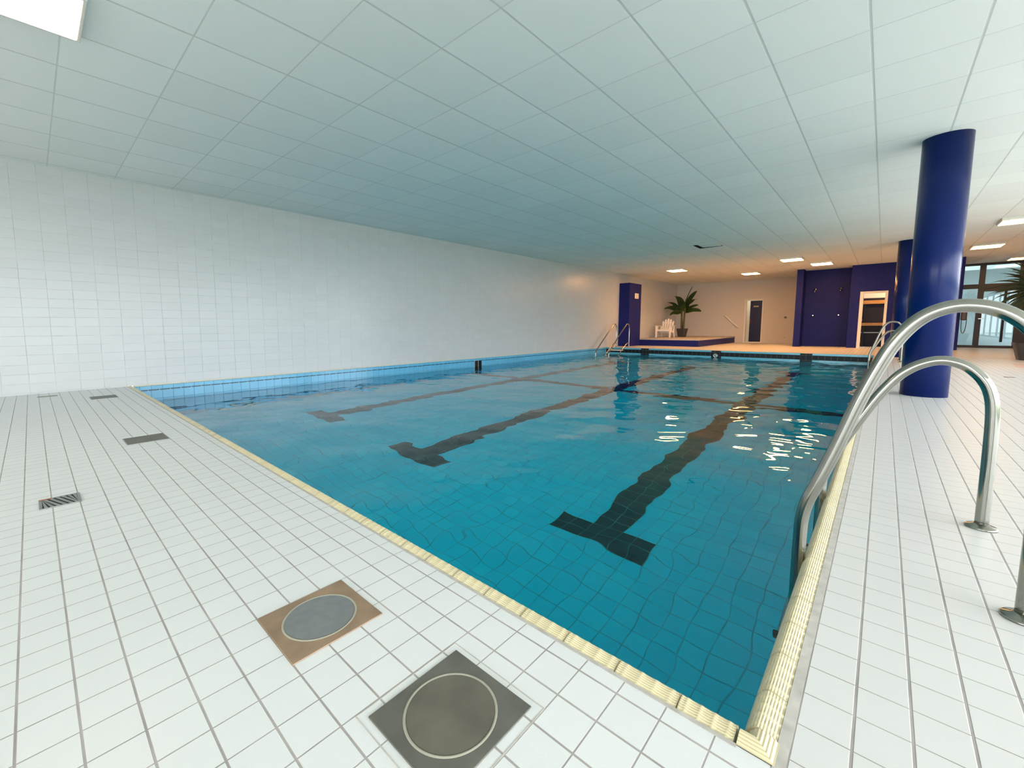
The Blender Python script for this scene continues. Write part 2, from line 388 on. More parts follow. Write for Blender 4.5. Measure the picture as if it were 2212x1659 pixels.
# ------------------------------------------------------------------ the pool
CW = 0.066          # width of the roll edge
pool = thing('swimming_pool', 'long rectangular indoor swimming pool with black lane lines on blue tiles', 'pool', (0, 0, 0))
px0, px1, py0, py1 = XL, RE-CW, NE+CW, FE
b = MB(); b.box((px0-0.02, py0-0.1, PD-0.1), (px1+0.1, py1+0.1, PD)); b.build('basin_floor', M['pool_floor'], pool)
b = MB(); b.box((px0-0.02, py0, PD), (px0, py1, -0.001)); b.build('basin_wall', M['pool_x'], pool)
b = MB(); b.box((px1, py0, PD), (px1+0.06, py1, -0.075)); b.build('basin_wall', M['pool_x'], pool)
b = MB(); b.box((px0, py0-0.06, PD), (px1+0.06, py0, -0.075)); b.build('basin_wall', M['pool_y'], pool)
b = MB(); b.box((px0, py1, PD), (px1+0.1, py1+0.1, -0.201)); b.build('basin_wall', M['pool_y'], pool)
# left rim: thin cream strip, protruding blue rim tiles
b = MB(); b.box((px0, py0, -0.014), (px0+0.035, py1, -0.001), bev=0.003); b.build('rim_strip', M['coping'], pool)
b = MB(); b.box((px0, py0, -0.085), (px0+0.028, py1, -0.014), bev=0.008); b.build('rim_tiles', M['pool_x'], pool)
b = MB(); b.box((px0, py0, -0.097), (px0+0.006, py1, -0.085)); b.build('rim_shadow', M['black_side'], pool)  # black strip painted in as the shadow gap below the rim tiles
# far rim: pale blue lip over a black tile band
b = MB(); b.box((px0+0.028, py1-0.03, -0.060), (px1+0.1, py1+0.02, 0.0), bev=0.008); b.build('rim_lip', M['pool_y'], pool)
b = MB(); b.box((px0+0.028, py1-0.006, -0.201), (px1+0.1, py1+0.02, -0.060)); b.build('tile_band', M['black_end'], pool)
LX = (-1.68, -4.17, -6.66)
for x in LX:
    b = MB(); b.box((x-0.149, py1-0.036, -0.42), (x+0.149, py1-0.004, -0.004)); b.build('end_marker', M['black_end'], pool)
b = MB(); b.box((px0, 8.91, -1.2), (px0+0.031, 9.21, -0.075)); b.build('side_marker', M['black_side'], pool)
# lane lines with their T ends, and the cross line
for x in LX:
    b = MB(); z0, z1 = PD, PD+0.003
    b.box((x-0.149, 3.58, z0), (x+0.149, 14.48, z1)); b.box((x-0.447, 3.28, z0), (x+0.447, 3.58, z1)); b.box((x-0.447, 14.48, z0), (x+0.447, 14.78, z1))
    b.build('lane_line', M['black_floor'], pool)
b = MB(); b.box((px0, 8.83, PD), (px1, 9.13, PD+0.0025)); b.build('cross_line', M['black_floor'], pool)
# inlet nozzle in the middle end marker
b = MB(); b.lathe([(0.075, 0.0), (0.078, -0.012), (0.06, -0.02), (0.045, -0.012), (0.02, -0.014), (0.018, -0.03), (0.001, -0.032)], c=(-4.19, py1-0.036, -0.178), n=28, axis='y', caps=False)
b.build('inlet_nozzle', M['steel_dull'], pool)

# roll-edge coping: ribbed stones, three soft dips across each stone
def coping(length, stone, first, detail_to, flip):
    """cross-section u: 0 = deck side, 1 = pool side; returns mesh in local (t along, u across, z)"""
    m = MB(); t = 0.0; k = 0
    edges = [0.0]; x = first
    while x < length-0.01: edges.append(x); x += stone
    edges.append(length)
    for e0, e1 in zip(edges[:-1], edges[1:]):
        fine = e0 < detail_to
        nt, nu = (32, 84) if fine else (10, 14)
        g = 0.0012
        vs = []; fs = []
        for i in range(nt+1):
            ti = i/nt; tt = e0+g+(e1-e0-2*g)*ti
            dip = 1.0
            wob = 0.0018*math.sin(17*tt)+0.0012*math.sin(41*tt+1)
            for j in range(nu+1):
                u = j/nu
                # profile: flat-ish start, crown, roll down into the pool
                a = u*PI*0.60
                w = CW*1.06*(math.sin(a)/math.sin(PI*0.5) if a < PI/2 else 1.0-(1-math.cos(a-PI/2))*0.08)
                w = CW*(u/0.78) if u < 0.78 else CW*(1.0+0.05*math.sin((u-0.78)/0.22*PI/2))
                zc = 0.012*math.sin(min(u/0.6, 1)*PI/2) - (0.0 if u < 0.45 else 0.095*((u-0.45)/0.55)**2.0)
                fr_ = (4*ti) % 1.0
                band = math.exp(-((fr_-0.5)/0.13)**2) if (e1-e0) > 0.1 else 0.0
                rib = 0.0020*(0.5+0.5*math.cos(2*PI*14*u))*(1-0.95*band) if fine else 0.0
                hump = 0.0034*band
                edge = min(1.0, min(ti, 1-ti)*nt/2.0)
                vs.append((tt, w+(wob if u < 0.02 else 0), zc+(rib+hump-0.004)*(0.4+0.6*edge)))
        for i in range(nt):
            for j in range(nu):
                q = (i*(nu+1)+j, (i+1)*(nu+1)+j, (i+1)*(nu+1)+j+1, i*(nu+1)+j+1)
                fs.append(q if not flip else q[::-1])
        m.add(vs, fs, 0, True)
        n0 = len(m.v)-len(vs)
        # end faces
        for i in (0, nt):
            base = [n0+i*(nu+1)+j for j in range(nu+1)]
            bv = len(m.v); pts = [m.v[q] for q in base]
            m.v += [(p[0], p[1], -0.09) for p in pts]
            for j in range(nu):
                m.f.append((base[j], base[j+1], bv+j+1, bv+j)); m.mi.append(0); m.sm.append(False)
    return m
gut = 0.012
cm = coping(RE-CW-XL-0.02, 0.152, 0.118, 3.6, True)          # starts at the near right corner and runs left
cm.v = [(RE-CW-0.006-t, NE+u, z) for t, u, z in cm.v]
cm.build('coping', M['coping'], pool)
cm = coping(FE-NE-CW-0.1, 0.170, 0.135, 4.2, True)
cm.v = [(RE-0.0-u, NE+CW+0.004+t, z) for t, u, z in cm.v]
# the right-hand run bends its outer line back to the grout strip
cm.build('coping', M['coping'], pool)
# mitred corner stone with nested right-angle ribs
cn = MB(); n = 64; vs = []; fs = []
for i in range(n+1):
    for j in range(n+1):
        a, c_ = i/n, j/n
        u = max(a, c_) if False else min(a, c_)
        zc = 0.012*math.sin(min(u/0.6, 1)*PI/2) - (0.0 if u < 0.45 else 0.05*((u-0.45)/0.55)**2)
        zc += 0.0018*(0.5+0.5*math.cos(2*PI*9*u))
        vs.append((RE-a*CW*1.02, NE+c_*CW*1.02, zc))
for i in range(n):
    for j in range(n): fs.append((i*(n+1)+j, i*(n+1)+j+1, (i+1)*(n+1)+j+1, (i+1)*(n+1)+j))
cn.add(vs, fs, 0, True); cn.build('corner_stone', M['coping'], pool)
gr = MB(); gr.box((RE-0.004, NE-0.004, -0.1), (RE+0.0166, FE, 0.0015)); 
gr.build('grout_strip', M['grout'], pool)
gr = MB(); gr.box((XL, NE-0.008, -0.1), (RE-CW, NE+0.003, 0.0012)); gr.build('grout_strip', M['grout'], pool)

# water: one closed body, the top raised in real small waves
def water():
    x0, x1, y0, y1 = px0-0.01, px1+0.01, py0-0.01, py1+0.01
    rng = random.Random(11); comps = []
    for k in range(52):
        lam = 0.15*(1.3/0.15)**rng.random()
        th = rng.uniform(0, 2*PI)
        slope = 0.0085*(lam/0.5)**0.12
        comps.append((2*PI/lam*math.cos(th), 2*PI/lam*math.sin(th), rng.uniform(0, 2*PI), slope*lam/(2*PI)))
    nx, ny = 240, 470
    vs = []; fs = []
    sin = math.sin
    for j in range(ny+1):
        yy = y0+(y1-y0)*j/ny
        for i in range(nx+1):
            xx = x0+(x1-x0)*i/nx
            h = 0.0
            for kx, ky, ph, am in comps: h += am*sin(kx*xx+ky*yy+ph)
            g = (0.60+0.40*min(1.0, max(0.0, (xx+6.5)/4.5)))*(0.62+0.55*min(1.0, max(0.0, (yy-4.0)/6.0)))
            vs.append((xx, yy, WZ+h*g))
    for j in range(ny):
        for i in range(nx):
            a = j*(nx+1)+i; fs.append((a, a+1, a+nx+2, a+nx+1))
    m = MB(); m.add(vs, fs, 0, True)
    # rim loop down to the bottom
    loop = [i for i in range(nx+1)]+[(j+1)*(nx+1)-1 for j in range(1, ny+1)]+[ny*(nx+1)+i for i in range(nx-1, -1, -1)]+[j*(nx+1) for j in range(ny-1, 0, -1)]
    bv = len(m.v); zb = PD-0.02
    m.v += [(m.v[q][0], m.v[q][1], zb) for q in loop]
    k = len(loop)
    for q in range(k):
        r = (q+1) % k
        m.f.append((loop[r], loop[q], bv+q, bv+r)); m.mi.append(0); m.sm.append(False)
    m.f.append(tuple(bv+q for q in reversed(range(k)))); m.mi.append(0); m.sm.append(False)
    o = m.build('pool_water', M['water'])
    return tag(o, 'clear turquoise water filling the pool, lightly rippled', 'water', None, 'stuff')
water()

# ------------------------------------------------------------------ ladders
TR = 0.0215
def rail_pts(high):
    if high:
        return [(0.36, 0), (0.36, 0.35), (0.36, 0.68), (0.350, 0.785), (0.312, 0.880), (0.25, 0.938), (0.18, 0.957), (0.12, 0.943), (0.072, 0.905), (0.03, 0.840), (-0.005, 0.755),
                (-0.050, 0.618), (-0.10, 0.440), (-0.145, 0.295), (-0.168, 0.225), (-0.181, 0.155), (-0.184, 0.06), (-0.184, -0.3), (-0.184, -0.75), (-0.195, -1.15)]
    return [(0.36, 0), (0.36, 0.3), (0.357, 0.50), (0.346, 0.590), (0.322, 0.652), (0.279, 0.704), (0.233, 0.729), (0.186, 0.734), (0.138, 0.717), (0.097, 0.689), (0.057, 0.645), (0.003, 0.555),
            (-0.045, 0.455), (-0.105, 0.320), (-0.145, 0.225), (-0.168, 0.165), (-0.181, 0.10), (-0.184, 0.02), (-0.184, -0.3), (-0.184, -0.75), (-0.195, -1.15)]
def side_ladder(loc, label):
    t = thing('pool_ladder', label, 'ladder', loc, 0, 'stainless ladders on the right pool edge')
    for high, y in ((True, 0.0), (False, 0.83)):
        path = smooth_path([(x, y, z) for x, z in rail_pts(high)], 5)
        m = MB(); m.tube(path, TR, 20); h_ = m.build('handrail', M['steel'], t)
        f = MB(); f.lathe([(0.050, 0.0), (0.050, 0.006), (0.045, 0.011), (0.028, 0.014), (0.0225, 0.020)], c=(0.36, y, 0.0), n=36); f.build('flange', M['steel'], h_)
        c = MB(); c.lathe([(0.0255, -1.19), (0.0262, -1.12), (0.0235, -1.11)], c=(-0.195, y, 0), n=20); c.build('rubber_foot', M['black'], h_)
    for z in (-0.42, -0.70, -0.98):
        m = MB(); m.box((-0.235, -0.035, z-0.018), (-0.168, 0.865, z+0.018), bev=0.01); tr = m.build('tread', M['steel_dull'], t)
        for y in (-0.055, 0.865):
            c = MB(); c.box((-0.245, y, z-0.026), (-0.160, y+0.022, z+0.026), bev=0.006); c.build('end_cap', M['black'], tr)
    return t
lad = side_ladder((0, 2.07, 0), 'stainless steel pool ladder with tall curved handrail close by on the right edge')
l2 = copy_tree(lad); l2.location = (-0.035, 14.42, 0)
l2['label'] = 'small distant stainless pool ladder on the right edge near the far corner'

lt = thing('pool_ladder', 'stainless ladder with long sloping handrails at the far left pool corner', 'ladder', (-7.66, 17.2, 0))
for s in (-1, 1):
    x = 0.27*s
    P = [(x, 0.03, 0), (x, 0.03, 0.4), (x, 0.03, 0.76), (x, 0.0, 0.88), (x, -0.10, 0.96), (x, -0.22, 0.955), (x, -0.34, 0.88), (x, -0.9, 0.50), (x, -1.5, 0.08), (x, -1.66, -0.03), (x, -1.74, -0.12), (x, -1.76, -0.25), (x, -1.76, -0.7), (x, -1.76, -1.3)]
    m = MB(); m.tube(smooth_path(P, 5), TR, 14); h_ = m.build('handrail', M['steel'], lt)
    f = MB(); f.lathe([(0.048, 0.0), (0.048, 0.006), (0.028, 0.014), (0.0225, 0.02)], c=(x, 0.03, 0), n=24); f.build('flange', M['steel'], h_)
    P = [(x, 0.03, 0.16), (x, -0.10, 0.19), (x, -0.28, 0.12), (x, -1.0, -0.30), (x, -1.7, -0.72), (x, -1.76, -0.76)]
    m = MB(); m.tube(smooth_path(P, 5), 0.017, 12); m.build('stringer', M['steel'], lt)
for y, z in ((-0.58, -0.085), (-0.98, -0.36), (-1.38, -0.62)):
    m = MB(); m.box((-0.27, y-0.09, z-0.018), (0.27, y+0.09, z+0.018), bev=0.012); m.build('tread', M['white_plastic'], lt)

# ------------------------------------------------------------------ ceiling lamps
lamps = []
def lamp(x0, x1, y0, y1, mat, label):
    t = thing('ceiling_light', label, 'ceiling light', ((x0+x1)/2, (y0+y1)/2, H), 0, 'square ceiling light panels')
    w, d = (x1-x0)/2-0.008, (y1-y0)/2-0.008
    f = MB()
    for a in ((-w, -d, w, -d+0.022), (-w, d-0.022, w, d), (-w, -d+0.022, -w+0.022, d-0.022), (w-0.022, -d+0.022, w, d-0.022)):
        f.box((a[0], a[1], -0.055), (a[2], a[3], 0.0), bev=0.003)
    f.build('lamp_frame', M['white_frame'], t)
    e = MB(); e.box((-w+0.022, -d+0.022, -0.058), (w-0.022, d-0.022, -0.012), bev=0.006); e.build('diffuser', mat, t)
    return t
lamp(-4.512, -3.898, -0.29, 0.434, M['lamp_near'], 'large bright ceiling light panel at the top left, nearest of all')
lamp(-6.354, -5.740, 18.06, 18.78, M['lamp_warm'], 'warm ceiling light panel above the raised blue platform')
lamp(-4.512, -3.898, 21.53, 22.24, M['lamp_warm'], 'warm ceiling light panel in front of the far wall door')
lamp(-2.670, -2.055, 17.95, 18.66, M['lamp_warm'], 'warm ceiling light panel over the deck left of the shower niche, nearer one of two')
lamp(-2.055, -1.441, 19.95, 20.70, M['lamp_warm'], 'warm ceiling light panel close in front of the blue shower niche')
lamp(1.629, 2.243, 14.70, 15.42, M['lamp_side'], 'ceiling light panel right of the blue column, nearest of three there')
lamp(1.629, 2.243, 18.95, 19.72, M['lamp_side'], 'ceiling light panel touching the edge of the near blue column')
lamp(2.857, 3.471, 23.30, 24.05, M['lamp_side'], 'ceiling light panel just in front of the dark framed glass doors')

# ------------------------------------------------------------------ floor fittings
def cover(x0, x1, y0, y1, mf, ml, label, rl):
    t = thing('floor_cover', label, 'floor cover', ((x0+x1)/2, (y0+y1)/2, 0.0))
    w, d = (x1-x0)/2, (y1-y0)/2
    f = MB(); f.box((-w, -d, 0.0), (w, d, 0.004), bev=0.0015); f.build('cover_frame', mf, t)
    r = MB(); n = 72; vs = []; fs = []
    for k in range(n):
        a = 2*PI*k/n; c, s = math.cos(a), math.sin(a)
        for q, z in ((rl, 0.0042), (rl-0.003, 0.0062), (rl-0.006, 0.0042)): vs.append((c*q, s*q*1.10, z))
    for k in range(n):
        for q in range(2): fs.append((k*3+q, ((k+1) % n)*3+q, ((k+1) % n)*3+q+1, k*3+q+1))
    r.add(vs, fs, 0, True); r.build('ring', M['ring'], t)
    l = MB(); vs = [(math.cos(2*PI*k/n)*(rl-0.007), math.sin(2*PI*k/n)*(rl-0.007)*1.10, 0.0050) for k in range(n)]
    vs += [(v[0], v[1], 0.003) for v in vs]; l.add(vs, [tuple(range(n))]+[(k, n+k, n+(k+1) % n, (k+1) % n) for k in range(n)]); l.build('lid', ml, t)
    return t
cover(-1.320, -1.065, 0.429, 0.717, M['copper'], M['lid_grey'], 'square brass floor cover with a round grey lid set in the near deck', 0.103)
cover(-0.791, -0.537, 0.486, 0.772, M['bronze'], M['lid_dark'], 'square dark grey floor cover with a round brownish lid nearest the pool corner', 0.105)
bd = MB()
for a in ((-0.815, 0.466, -0.513, 0.469), (-0.815, 0.789, -0.513, 0.792), (-0.815, 0.469, -0.812, 0.789), (-0.516, 0.469, -0.513, 0.789)): bd.box((a[0], a[1], 0.0), (a[2], a[3], 0.0008))
struct('trim_2', bd, M['grout'])
def hatch(x0, x1, y0, y1, label):
    t = thing('floor_hatch', label, 'floor hatch', ((x0+x1)/2, (y0+y1)/2, 0))
    w, d = (x1-x0)/2, (y1-y0)/2
    f = MB(); f.box((-w, -d, 0.0), (w, d, 0.003), bev=0.001); f.build('hatch_frame', M['steel_dull'], t)
    f = MB(); f.box((-w+0.007, -d+0.007, 0.002), (w-0.007, d-0.007, 0.0045), bev=0.001); f.build('hatch_plate', M['bronze'], t)
hatch(-4.355, -4.09, 0.463, 0.742, 'rectangular dark metal floor hatch halfway along the near deck')
hatch(-7.385, -7.085, 0.481, 0.757, 'rectangular dark metal floor hatch near the left wall, beside the pool corner')
hatch(-7.93, -7.84, 0.0, 0.20, 'thin small floor hatch closest to the left wall')
hatch(1.49, 1.61, 11.44, 11.56, 'thin dark floor slot on the right deck between the near column and the potted palm')
dr = thing('floor_drain', 'slotted metal floor drain at the left of the near deck', 'drain', (-3.01, 0.047, 0))
w, d = 0.083, 0.080
f = MB(); f.box((-w, -d, 0.0), (w, d, 0.0015)); f.build('pit_shade', M['black'], dr)  # flat black sheet in place of the shaded hollow under the bars
f = MB()
for a in ((-w, -d, w, -d+0.012), (-w, d-0.012, w, d), (-w, -d+0.012, -w+0.006, d-0.012), (w-0.006, -d+0.012, w, d-0.012)): f.box((a[0], a[1], 0.0), (a[2], a[3], 0.004))
f.build('drain_frame', M['steel_dull'], dr)
f = MB(); f.box((-w, -d, 0.003), (-w+0.014, -d+0.05, 0.0046)); f.build('rust_patch', M['rust'], dr)
f = MB(); iw, idd = w-0.006, d-0.012
for k in range(-3, 9):
    y0 = -idd+k*0.024; sh = 0.055
    P = [(-iw, y0), (iw, y0+sh), (iw, y0+sh+0.0135), (-iw, y0+0.0135)]
    Q = []
    cl_ = lambda yy: max(-idd, min(idd, yy))
    P = [(x, cl_(yy)) for x, yy in P]
    if abs(P[0][1]-P[3][1])+abs(P[1][1]-P[2][1]) < 0.004: continue
    f.add([(x, yy, 0.001) for x, yy in P]+[(x, yy, 0.0042) for x, yy in P], [(3, 2, 1, 0), (4, 5, 6, 7), (0, 1, 5, 4), (1, 2, 6, 5), (2, 3, 7, 6), (3, 0, 4, 7)])
f.build('drain_grate', M['steel_dull'], dr)
st = MB(); n = 24
st.add([(0.335+0.05*math.cos(2*PI*k/n)*(1+0.2*math.sin(3*k)), 1.345+0.028*math.sin(2*PI*k/n), 0.0006) for k in range(n)], [tuple(range(n))])
tag(st.build('floor_stain', M['stain']), 'faint yellow stain on the white tiles of the right deck', 'stain')
st = MB(); st.add([(2.30+0.30*math.cos(2*PI*k/n)*(1+0.15*math.sin(5*k)), 14.6+1.0*math.sin(2*PI*k/n), 0.0006) for k in range(n)], [tuple(range(n))])
tag(st.build('floor_mark', M['pinkmat']), 'faded reddish mark on the deck before the potted palm', 'stain')

# ------------------------------------------------------------------ far wall door, doorway frame, fittings
dr1 = thing('door_1', 'open navy blue door with a small sign plate in the far wall', 'door', (dx0, YB, 0), kind='structure')
f = MB()
f.box((-0.05, -0.02, 0.0), (0.035, 0.16, dz+0.05), bev=0.006); f.box((dx1-dx0-0.03, -0.02, 0.0), (dx1-dx0+0.03, 0.16, dz+0.05), bev=0.006); f.box((0.035, -0.02, dz-0.03), (dx1-dx0-0.03, 0.16, dz+0.05), bev=0.006); f.box((0.0, -0.03, 0.0), (dx1-dx0, 0.16, 0.05))
f.build('door_frame', M['white_frame'], dr1)
lf = bpy.data.objects.new('door_leaf_pivot', None)
m = MB(); m.box((-0.50, 0.0, 0.055), (0.0, 0.04, 2.10), bev=0.004); leaf = m.build('door_leaf', M['navy'], dr1)
leaf.location = (dx1-dx0-0.045, 0.05, 0); leaf.rotation_euler = (0, 0, -0.10)
m = MB(); m.box((-0.36, -0.008, 1.78), (-0.14, 0.0, 1.85), bev=0.003); m.build('sign_plate', M['yellow_plate'], leaf)
m = MB(); m.box((-0.49, -0.02, 0.93), (-0.45, 0.0, 1.20), bev=0.006); m.box((-0.49, -0.045, 1.06), (-0.37, -0.018, 1.085), bev=0.006); m.build('door_handle', M['red'], leaf)
bk = MB(); bk.box((dx0-0.6, YB+1.2, 0), (dx1+0.6, YB+1.3, H)); bk.box((dx0-0.6, YB+W, -0.05), (dx1+0.6, YB+1.2, -0.001)); bk.box((dx0-0.7, YB+W, 0), (dx0-0.6, YB+1.3, H)); bk.box((dx1+0.6, YB+W, 0), (dx1+0.7, YB+1.3, H))
struct('wall_corridor', bk, M['wall_white'])
dr2 = thing('door_2', 'white framed open doorway in the dark blue wall', 'doorway', (ox0, 22.15, 0), kind='structure')
f = MB(); ww = ox1-ox0
f.box((-0.02, -0.025, 0.0), (0.075, 0.20, oz+0.03), bev=0.005); f.box((ww-0.045, -0.025, 0.0), (ww+0.03, 0.20, oz+0.03), bev=0.005); f.box((0.075, -0.025, oz-0.03), (ww-0.045, 0.20, oz+0.03), bev=0.005)
f.build('door_frame', M['white_frame'], dr2)
f = MB()
for z in (0.25, 1.05, 1.85): f.tube([(0.078, 0.02, z-0.05), (0.078, 0.02, z+0.05)], 0.012, 10)
f.build('hinge', M['steel_dull'], dr2)
# bench unit seen through the doorway
bn = thing('changing_bench', 'dark changing room bench with orange wooden rails seen through the doorway', 'bench', (0.4, 23.75, 0))
f = MB(); f.box((-1.1, -0.22, 0.84), (1.1, 0.2, 0.95), bev=0.01); f.build('seat_board', M['wood'], bn)
f = MB(); f.box((-1.1, 0.14, 1.71), (1.1, 0.2, 1.85), bev=0.01); f.build('back_rail', M['wood'], bn)
f = MB(); f.box((-1.1, -0.1, 0.55), (1.1, -0.06, 0.585), bev=0.004); f.build('foot_rail', M['steel_dull'], bn)
for x in (-1.0, 0.0, 1.0):
    f = MB(); f.box((x-0.02, 0.16, 0.0), (x+0.02, 0.2, 1.9)); f.box((x-0.02, -0.2, 0.0), (x+0.02, -0.16, 0.84)); f.build('bench_frame', M['black'], bn)
def unseen_room_light(loc, sx, sy, power, col):
    l = bpy.data.lights.new('unseen_room_light', 'AREA'); l.shape = 'RECTANGLE'; l.size = sx; l.size_y = sy; l.energy = power; l.color = col
    o = bpy.data.objects.new('unseen_room_light', l); COL.objects.link(o); o.location = loc
unseen_room_light((-4.6, YB+0.75, H-0.06), 0.6, 0.6, 14, (1.0, 0.85, 0.6))  # unseen lamp added to brighten the corridor behind the far door
unseen_room_light((0.3, 23.0, H-0.06), 0.6, 0.6, 70, (1.0, 0.62, 0.30))
# stair handrail on the far wall
P0, P1 = Vector((-5.93, YB-0.06, 1.40)), Vector((-5.28, YB-0.06, 0.755))
hr = thing('wall_handrail', 'short white sloping handrail on the far wall left of the door', 'handrail', (-5.6, YB, 0.75))
q = lambda v: Vector(v)-Vector((-5.6, YB, 0.75))
f = MB(); f.tube([q(P0), q(P1)], 0.034, 14); f.build('rail', M['white_plastic'], hr)
for s in (0.06, 0.94):
    f = MB(); c = P0.lerp(P1, s); f.tube([q(c), q(c+Vector((0, 0.06, -0.02)))], 0.014, 10); f.build('bracket', M['white_plastic'], hr)
f = MB(); f.lathe([(0.055, 0), (0.055, -0.02), (0.045, -0.028), (0.03, -0.028), (0.026, -0.045), (0.001, -0.05)], n=24, axis='y', caps=False); o = f.build('wall_button', M['steel_dull']); o.location = (-3.39, YB, 1.24)
tag(o, 'small round metal button on the far wall right of the door', 'wall button')
f = MB(); f.box((-0.04, -0.035, 0.0), (0.04, 0.0, 0.03), bev=0.006); f.tube([(0, -0.02, 0.0), (0, -0.03, -0.04)], 0.008, 8); o = f.build('wall_mounted_tap', M['steel_dull']); o.location = (-3.39, YB, 0.285)
tag(o, 'tiny metal tap low on the far wall beside the blue niche', 'tap')
# showers
def shower(x, label, lab2):
    t = thing('wall_shower', label, 'shower', (x, 22.95, 2.34), 0, 'shower heads in the blue niche')
    f = MB(); f.lathe([(0.05, 0), (0.05, -0.015), (0.02, -0.02)], n=20, axis='y'); f.build('wall_flange', M['steel'], t)
    f = MB(); f.tube(smooth_path([(0, -0.01, 0), (0, -0.08, 0.03), (0, -0.15, 0.0), (0, -0.18, -0.05)], 4), 0.014, 10); f.build('pipe', M['steel'], t)
    f = MB(); f.lathe([(0.018, 0.03), (0.035, 0.0), (0.052, -0.03), (0.048, -0.04)], c=(0, -0.19, -0.08), n=20); f.build('spray_head', M['steel'], t)
    k = MB(); k.lathe([(0.048, 0), (0.048, -0.012), (0.03, -0.02), (0.03, -0.06), (0.022, -0.068)], n=20, axis='y'); o = k.build('shower_button', M['steel']); o.location = (x-0.015, 22.95, 1.275)
    tag(o, lab2, 'shower button', 'shower buttons in the blue niche')
shower(-2.12, 'left of two chrome shower heads high in the blue niche', 'chrome push button below the left shower head')
shower(-1.322, 'right of two chrome shower heads high in the blue niche', 'chrome push button below the right shower head')
# hair dryer on the end of the blue wall
hdz = thing('hair_dryer', 'dark wall-mounted hair dryer with a looped hose beside the glass doors', 'hair dryer', (1.80, 21.99, 1.05))
f = MB(); f.box((0.0, -0.07, -0.04), (0.135, 0.07, 0.26), bev=0.03); f.build('dryer_body', M['dryer'], hdz)
f = MB(); f.box((0.05, -0.085, 0.18), (0.09, -0.068, 0.22), bev=0.006); f.build('switch', M['red'], hdz)
f = MB(); f.tube(smooth_path([(0.02, -0.03, -0.02), (0.02, -0.03, -0.15), (0.035, -0.03, -0.38), (0.075, -0.03, -0.47), (0.115, -0.03, -0.36), (0.13, -0.03, -0.12), (0.13, -0.03, 0.0)], 6), 0.010, 10); f.build('hose', M['dryer'], hdz)

# ------------------------------------------------------------------ garden chair on the platform
PZ = 0.315
ch = thing('garden_chair', 'white plastic slatted garden chair standing on the raised platform', 'chair', (-7.62, 21.95, PZ))
def add_chair():
    f = MB()
    for k in range(6):                                      # seat of slats, sloping back
        y0 = -0.30+k*0.088
        f.box((-0.27, y0, 0.355-0.028*k), (0.27, y0+0.080, 0.38-0.028*k), bev=0.006)
    f.box((-0.29, -0.33, 0.30), (0.29, -0.295, 0.385), bev=0.01)
    f.build('seat', M['white_plastic'], ch)
    f = MB(); hts = (0.80, 0.88, 0.915, 0.88, 0.80)
    for k in range(5):                                      # fan back with a rounded top
        a = (k-2)*0.075
        n = 8; vs = []
        for i in range(n+1):
            t = i/n; z = 0.20+(hts[k]-0.20)*t; yb = 0.17+0.20*t
            xc = (k-2)*0.086*(1+0.40*t); w = 0.035*(1+0.36*t)
            if i == n: w *= 0.6
            vs += [(xc-w, yb, z), (xc+w, yb, z), (xc+w, yb+0.018, z), (xc-w, yb+0.018, z)]
        fs = []
        for i in range(n):
            for j in range(4): fs.append((i*4+j, i*4+(j+1) % 4, (i+1)*4+(j+1) % 4, (i+1)*4+j))
        fs += [(3, 2, 1, 0), (n*4, n*4+1, n*4+2, n*4+3)]
        f.add(vs, fs)
    f.box((-0.23, 0.24, 0.40), (0.23, 0.275, 0.46), bev=0.008); f.box((-0.27, 0.335, 0.68), (0.27, 0.365, 0.73), bev=0.008)
    f.build('backrest', M['white_plastic'], ch)
    for s in (-1, 1):
        f = MB(); f.box((s*0.335-0.055, -0.36, 0.545), (s*0.335+0.055, 0.33, 0.572), bev=0.01); f.build('armrest', M['white_plastic'], ch)
        f = MB(); vs = []
        for z, w, yf, yb in ((0.0, 0.030, -0.345, -0.265), (0.30, 0.040, -0.345, -0.235), (0.545, 0.045, -0.34, -0.20)):
            vs += [(s*0.315-w, yf, z), (s*0.315+w, yf, z), (s*0.315+w, yb, z), (s*0.315-w, yb, z)]
        fs = [(i*4+j, i*4+(j+1) % 4, (i+1)*4+(j+1) % 4, (i+1)*4+j) for i in range(2) for j in range(4)]+[(3, 2, 1, 0), (8, 9, 10, 11)]
        f.add(vs, fs); f.build('leg', M['white_plastic'], ch)
        f = MB(); vs = []
        for z, w, yf, yb in ((0.0, 0.022, 0.34, 0.40), (0.25, 0.026, 0.20, 0.30), (0.545, 0.026, 0.26, 0.32)):
            vs += [(s*0.295-w, yf, z), (s*0.295+w, yf, z), (s*0.295+w, yb, z), (s*0.295-w, yb, z)]
        f.add(vs, fs); f.build('leg', M['white_plastic'], ch)
        f = MB(); f.box((s*0.285-0.012, -0.30, 0.27), (s*0.285+0.012, 0.24, 0.34), rot=Matrix.Rotation(-0.28, 3, 'X')); f.build('seat_rail', M['white_plastic'], ch)
add_chair()

